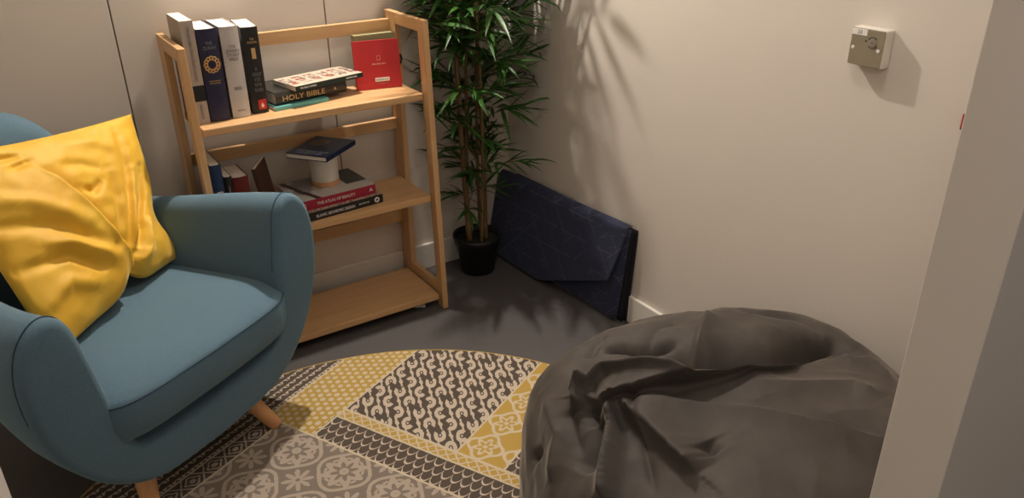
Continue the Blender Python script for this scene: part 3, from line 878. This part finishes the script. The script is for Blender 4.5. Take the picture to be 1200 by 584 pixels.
for z, n in levels:
    a0 = rnd.uniform(0, 2*PI)
    for k in range(n):
        ci = rnd.randrange(5)
        while canes[ci][2] < z+.05: ci = rnd.randrange(5)
        az = a0 + 2*PI*k/n + rnd.uniform(-.3, .3)
        low = z < .6
        toward = .5 + .5*math.cos(az - math.radians(240))
        reach = rnd.uniform(.10, .19) + (0 if low else (.12 if z < 1.1 else .15))*toward*rnd.random()
        twig(z + rnd.uniform(-.04, .04), az, reach, rnd.uniform(.03, .14), rnd.choice((8, 9, 10, 11)), ci, .95 if low else 1.25)

# ------------------------------------------------------------------ folded navy mat leaning on the right wall
mt, nt, b = new_mat('navy_quilted_fabric', .75)
v, x, y, z = obj_xyz(nt)
# stitched lines: a triangular grid with broken lines
s = .085
def ln_(e, w=.016): return e.cell(s).abs().lt(w)
l1 = ln_(z + y*.02); l2 = ln_(y*.80 + z*.75); l3 = ln_(y*.80 - z*.75); l4 = ln_(y*.9 + z*1.9 + .02)
brk = N(nt, noise_tex(nt, 12, v, 1)).gt(.47); brk2 = N(nt, noise_tex(nt, 9, v, 1)).gt(.5)
li = (l1*brk).max(l2*brk2).max(l3*brk).max(l4*brk2*brk)
fz = N(nt, noise_tex(nt, 300, v, 2))
col = mix(nt, fz, (.010, .014, .040), (.020, .028, .078))
nt.links.new(mix(nt, li*.8, col, (.085, .09, .13)), b.inputs['Base Color'])
bump(nt, b, fz, .3, .001)
b.inputs['Sheen Weight'].default_value = .12
M['quilt'] = mt
M['navy_plain'] = plain('navy_lining', (.004, .0045, .009), .8, .2, 60, .2)
mat_t = thing('folded_mat', 'dark navy quilted mat folded like an envelope, leaning on the right wall', 'mat', (1.66, 2.25, 0))
mo = mat_t.location
def slab(name, quad, th, mat, n=24, wav=.003, seed=0, bev=.3):
    """quad: four corner points a,b,c,d (bottom left, bottom right, top right, top left) on the room side; thickness goes towards the wall"""
    a, b_, c, d = [Vector(p)-mo for p in quad]
    nn = (b_-a).cross(d-a).normalized()
    if nn.x > 0: nn = -nn
    bm = bmesh.new()
    grids = []
    for side in (0, 1):
        g = []
        for j in range(n+1):
            row = []
            for i in range(n+1):
                s_, t = i/n, j/n
                p = a*(1-s_)*(1-t) + b_*s_*(1-t) + c*s_*t + d*(1-s_)*t
                e = min(s_, 1-s_, t, 1-t)*12; rd = 1-(1-min(1, e))**2
                wv = wav*noise.noise(Vector((s_*3+seed, t*2.5, seed)))
                p = p - nn*(th/2) + nn*(th/2*(.35+.65*rd) + wv)*(1 if side == 0 else -1)
                p.x = min(p.x, XR-.0005-mo.x); p.z = max(p.z, .001)
                row.append(p)
            g.append(row)
        grids.append(add_grid(bm, g))
    A, B = grids
    bd = [(0, i) for i in range(n)] + [(j, n) for j in range(n)] + [(n, i) for i in range(n, 0, -1)] + [(j, 0) for j in range(n, 0, -1)]
    for k in range(len(bd)):
        (j0, i0), (j1, i1) = bd[k], bd[(k+1) % len(bd)]
        bm.faces.new((A[j0][i0], A[j1][i1], B[j1][i1], B[j0][i0]))
    bmesh.ops.recalc_face_normals(bm, faces=bm.faces)
    return link_mesh(name, bm, mat, mat_t, smooth=True)
slab('inner_layer', [(1.672, 2.62, .002), (1.688, 1.848, .002), (1.702, 1.832, .366), (1.700, 2.58, .348)], .014, M['navy_plain'], seed=1)
slab('middle_layer', [(1.652, 2.62, .002), (1.672, 1.856, .002), (1.690, 1.840, .368), (1.688, 2.58, .350)], .016, M['navy_plain'], seed=2)
slab('outer_layer', [(1.628, 2.64, .002), (1.652, 1.872, .002), (1.677, 1.846, .370), (1.672, 2.60, .352)], .020, M['quilt'], seed=3)
# flap: hangs over the top edge, five-sided
def flap():
    bm = bmesh.new()
    out = [(2.655, .350), (1.850, .376), (1.905, .120), (2.345, .035), (2.63, .06)]
    n = 26; T_ = .009
    top = [(2.655, .352), (1.848, .378)]
    def bottom(y_):                                 # lower outline z(y)
        pts = [(1.848, .378), (1.925, .128), (2.31, .012), (2.655, .012)]
        pts = [(1.850, .365), (1.893, .168), (2.275, .010), (2.655, .010)]
        for (ya, za), (yb, zb) in zip(pts, pts[1:]):
            if y_ <= yb: return za + (zb-za)*(y_-ya)/(yb-ya)
        return pts[-1][1]
    grids = []
    for side in (0, 1):
        g = []
        for j in range(n+1):
            row = []
            for i in range(n*2+1):
                y_ = 2.645 + (1.851-2.645)*i/(2*n)
                zt = .352 + (2.645-y_)/.795*.026; zb = bottom(y_)
                z_ = zb + (zt-zb)*j/n
                xf = 1.588 + (z_/.37)*.070 + (2.645-y_)*.016
                xf += .004*noise.noise(Vector((y_*5, z_*6, 2)))
                tt = j/n
                if tt > .93: xf += .02*((tt-.93)/.07)**2
                row.append(Vector((xf + (T_ if side else 0), y_, z_)) - mo)
            g.append(row)
        grids.append(add_grid(bm, g))
    A, B = grids; w = 2*n
    bd = [(0, i) for i in range(w)] + [(j, w) for j in range(n)] + [(n, i) for i in range(w, 0, -1)] + [(j, 0) for j in range(n, 0, -1)]
    for k in range(len(bd)):
        (j0, i0), (j1, i1) = bd[k], bd[(k+1) % len(bd)]
        bm.faces.new((A[j0][i0], A[j1][i1], B[j1][i1], B[j0][i0]))
    bmesh.ops.recalc_face_normals(bm, faces=bm.faces)
    link_mesh('flap', bm, M['quilt'], mat_t, smooth=True, bevel=.002)
flap()

# ------------------------------------------------------------------ bean bag
mt, nt, b = new_mat('brown_grey_velvet', .75)
v, x, y, z = obj_xyz(nt)
nz = N(nt, noise_tex(nt, 5, v, 4)); fz = N(nt, noise_tex(nt, 400, v, 1)); n3 = N(nt, noise_tex(nt, 16, v, 3))
nt.links.new(mix(nt, (nz*1.5 + n3*.6 - .65).max(0.).min(1.), (.024, .019, .016), (.078, .064, .053)), b.inputs['Base Color'])
b.inputs['Sheen Weight'].default_value = .30; b.inputs['Sheen Roughness'].default_value = .3; b.inputs['Sheen Tint'].default_value = (.75, .66, .58, 1)
bump(nt, b, fz, .12, .0008)
M['bag'] = mt
BC = Vector((1.2085, .8384, .0)); BA = (.498, .5896, .5064); BROT = Matrix.Rotation(-.2801, 3, 'Z')
# folds and seams of the cover: path over the bag, height, width on the left and right of the path
FE = [
    ([Vector((1.357, 1.173, 0.469)), Vector((1.236, 1.092, 0.495)), Vector((1.139, 1.029, 0.502))], 0.02, 0.03, 0.008),
    ([Vector((0.927, 1.138, 0.436)), Vector((0.985, 1.127, 0.466)), Vector((1.033, 1.054, 0.490)), Vector((1.092, 0.981, 0.502))], 0.05, 0.018, 0.012),
    ([Vector((1.057, 1.232, 0.455)), Vector((1.096, 1.158, 0.482)), Vector((1.175, 1.109, 0.494))], -0.05, 0.014, 0.014),
    ([Vector((0.922, 1.122, 0.438)), Vector((0.954, 1.060, 0.467)), Vector((1.069, 0.996, 0.499)), Vector((1.189, 0.959, 0.505)), Vector((1.306, 0.938, 0.505)), Vector((1.421, 0.899, 0.498))], 0.06, 0.05, 0.024),
    ([Vector((1.065, 1.124, 0.485)), Vector((1.192, 1.013, 0.503)), Vector((1.356, 0.955, 0.503)), Vector((1.549, 0.927, 0.466)), Vector((1.554, 0.846, 0.457))], -0.1, 0.028, 0.036),
    ([Vector((0.958, 0.988, 0.478)), Vector((1.005, 0.912, 0.495)), Vector((1.075, 0.817, 0.504)), Vector((1.163, 0.703, 0.505)), Vector((1.244, 0.618, 0.500))], 0.026, 0.012, 0.06),
    ([Vector((0.942, 1.039, 0.465)), Vector((0.860, 0.937, 0.438)), Vector((0.777, 0.838, 0.389))], 0.052, 0.01, 0.04),
    ([Vector((0.947, 1.034, 0.468)), Vector((0.928, 0.936, 0.473)), Vector((0.911, 0.829, 0.477)), Vector((0.905, 0.763, 0.479))], 0.05, 0.04, 0.014),
    ([Vector((0.995, 1.052, 0.482)), Vector((0.891, 0.898, 0.462)), Vector((0.835, 0.810, 0.444))], -0.018, 0.01, 0.01),
    ([Vector((0.906, 1.081, 0.439)), Vector((0.885, 1.036, 0.435))], -0.034, 0.018, 0.018),
    ([Vector((0.903, 1.019, 0.450)), Vector((0.850, 0.991, 0.419)), Vector((0.804, 0.971, 0.377))], -0.055, 0.026, 0.03),
    ([Vector((0.826, 1.218, 0.226)), Vector((0.823, 1.161, 0.298))], -0.02, 0.014, 0.014),
    ([Vector((0.889, 1.098, 0.422)), Vector((0.923, 1.133, 0.435)), Vector((0.954, 1.136, 0.451))], 0.044, 0.035, 0.01),
    ([Vector((0.967, 1.161, 0.450)), Vector((0.932, 1.087, 0.452)), Vector((0.901, 1.040, 0.445))], -0.016, 0.014, 0.014),
    ([Vector((1.110, 1.283, 0.438)), Vector((1.057, 1.264, 0.440)), Vector((1.005, 1.218, 0.446))], -0.016, 0.016, 0.016),
    ([Vector((1.537, 0.993, 0.471)), Vector((1.571, 0.909, 0.455)), Vector((1.492, 0.768, 0.475))], 0.014, 0.03, 0.02),
    ([Vector((1.419, 1.150, 0.469)), Vector((1.539, 1.060, 0.463)), Vector((1.541, 0.935, 0.470))], -0.012, 0.03, 0.03),
    ([Vector((0.962, 0.807, 0.492)), Vector((0.955, 0.774, 0.491))], -0.022, 0.02, 0.02),
    ([Vector((1.139, 0.886, 0.506)), Vector((1.244, 0.829, 0.506)), Vector((1.366, 0.771, 0.501)), Vector((1.369, 0.702, 0.498))], 0.018, 0.04, 0.04),
    ([Vector((0.906, 1.252, 0.361)), Vector((0.842, 1.114, 0.367)), Vector((0.785, 1.049, 0.299))], 0.02, 0.03, 0.04),
    ([Vector((0.945, 1.198, 0.425)), Vector((0.865, 1.105, 0.398)), Vector((0.824, 1.015, 0.386))], -0.014, 0.02, 0.02),
    ([Vector((1.106, 1.141, 0.487)), Vector((1.211, 1.194, 0.475)), Vector((1.267, 1.179, 0.475))], -0.014, 0.02, 0.02),
]
# rolls that sag over the dip below them: index of the path, sideways slump
SLUMP = {1: (-.012, -.016, 0), 3: (-.034, -.052, -.004), 6: (-.012, .0, 0), 7: (-.014, -.010, 0)}
def bean_bag():
    import numpy as np
    nth, nph, ex = 640, 270, 3.16
    th = np.linspace(0, 2*PI, nth, endpoint=False); ph = np.linspace(-.47, PI/2, nph+1)
    T, P_ = np.meshgrid(th, ph)
    D = np.stack([np.cos(T)*np.cos(P_), np.sin(T)*np.cos(P_), np.sin(P_)], -1).reshape(-1, 3)
    A = np.array(BA)
    P = D*((np.abs(D)/A)**ex).sum(1)[:, None]**(-1/ex)
    NN = np.sign(P)*np.abs(P/A)**(ex-1)/A; NN /= np.linalg.norm(NN, axis=1)[:, None]
    Rm = np.array(BROT); P = P@Rm.T; NN = NN@Rm.T
    W = P + np.array(BC)
    H = np.array([.014*noise.noise(Vector(w)*3.3) + .016*(.3-abs(noise.noise(Vector(w)*4.2+Vector((3, 1, 2))))) + .008*(.2-abs(noise.noise(Vector(w)*9+Vector((7, 1, 2))))) + .002*noise.noise(Vector(w)*22) for w in W])
    SH = np.zeros_like(W)
    for fi, (pts, amp, wa, wb) in enumerate(FE):
        best = np.full(len(W), 9.); bs = np.zeros(len(W)); bt = np.zeros(len(W)); m_ = len(pts)-1
        for k in range(m_):
            a = np.array(pts[k]); ab = np.array(pts[k+1])-a
            t = np.clip(((W-a)@ab)/(ab@ab), 0, 1); r = W-(a+t[:, None]*ab); dd = np.linalg.norm(r, axis=1)
            u = dd < best
            sd = (NN*np.cross(ab, r)).sum(1)
            best[u] = dd[u]; bs[u] = sd[u]; bt[u] = ((k+t)/m_)[u]
        width = np.where(bs > 0, wa, wb)
        pf = np.exp(-(best/width)**1.25)*np.minimum(1, np.minimum(5*bt+.2, 5*(1-bt)+.2))
        H += amp*pf
        if fi in SLUMP: SH += pf[:, None]*np.array(SLUMP[fi])
    Q = W + NN*H[:, None] + SH
    Q[:, 0] = np.minimum(Q[:, 0], XR-.002); Q[:, 1] = np.maximum(Q[:, 1], .475); Q[:, 2] = np.maximum(Q[:, 2], .010)
    Q -= np.array(BC)
    bm = bmesh.new()
    vv_ = add_grid(bm, Q.reshape(nph+1, nth, 3).tolist(), closed=True)
    bm.faces.new(vv_[0][::-1])
    bmesh.ops.remove_doubles(bm, verts=vv_[-1], dist=.01)
    bmesh.ops.recalc_face_normals(bm, faces=bm.faces)
    o = link_mesh('bean_bag', bm, M['bag'], smooth=True); o.location = BC
    tag(o, 'large slumped brown grey velvet bean bag against the right wall', 'bean bag')
bean_bag()

# ------------------------------------------------------------------ switch box and red toggle on the right wall
sw = thing('wall_switch_box', 'small square metal plate on a white box high on the right wall', 'switch', (XR, 1.086, 1.117))
M['box_white'] = plain('white_plastic', (.70, .66, .60), .35)
M['brass'] = plain('brushed_beige_metal', (.28, .25, .18), .38, .05, 60, metallic=.2)
box('back_box', (-.030, -.043, -.043), (-.0005, .043, .043), M['box_white'], sw, bevel=.003)
pl = box('face_plate', (-.0325, -.0415, -.0415), (-.0301, .0425, .0415), M['brass'], sw, bevel=.001)
RW = (PI/2, 0, -PI/2)
lb = box('label_strip', (-.0335, .003, .026), (-.0326, .0415, .040), M['print_white'], sw)
text_mesh('label_number', '23', .011, .008, M['print_grey'], lb, (-.0337, .022, .033), RW)
bm = bmesh.new(); add_lathe(bm, [(.0095, 0), (.0095, .0012), (.008, .0016)], 32)
o = link_mesh('key_disc', bm, plain('dull_metal', (.30, .27, .22), .4, metallic=.3), sw); o.location = (-.0326, -.014, .013); o.rotation_euler = (0, -PI/2, 0)
text_mesh('disc_lettering', 'TEST', .012, .003, M['print_grey'], o, (0, 0, .0018), (0, 0, -PI/2))
bm = bmesh.new()
for a0 in (.5, .5+PI): add_tube(bm, [(-.0331, -.014+.0125*math.cos(a0+k*.27), .013+.0125*math.sin(a0+k*.27)) for k in range(8)], .0009, 6)
link_mesh('disc_marks', bm, M['black'], sw)
for y_, z_ in ((.034, -.003), (-.031, -.003)):
    bm = bmesh.new(); add_lathe(bm, [(.0042, 0), (.0042, .0010), (.003, .0014)], 20); add_box(bm, (-.0022, -.0005, .0012), (.0022, .0005, .0018))
    o = link_mesh('screw', bm, M['print_white'], sw); o.location = (-.0326, y_, z_); o.rotation_euler = (0, -PI/2, 0)
bm = bmesh.new(); add_lathe(bm, [(.0018, 0), (.0018, .0006)], 12); o = link_mesh('pin_hole', bm, M['black'], sw); o.location = (-.0326, .0035, .015); o.rotation_euler = (0, -PI/2, 0)
M['red_plastic'] = plain('red_plastic', (.45, .02, .02), .35)
tg = thing('wall_toggle', 'tiny red triangular plastic piece on the right wall, half hidden by the white wall edge', 'switch', (XR, .832, .985))
bm = bmesh.new(); add_prism(bm, [(-.010, .0), (.015, -.004), (.015, .030), (.002, .020)], 0, .010)
o = link_mesh('red_tab', bm, M['red_plastic'], tg, bevel=.001); o.location = (-.001, 0, 0); o.rotation_euler = (PI/2, 0, -PI/2)
o.scale = (-1, 1, 1)
bm = bmesh.new(); add_lathe(bm, [(.003, 0), (.003, .012)], 12); o = link_mesh('stem', bm, M['black'], tg); o.location = (-.001, .010, -.001); o.rotation_euler = (0, -PI/2, 0)
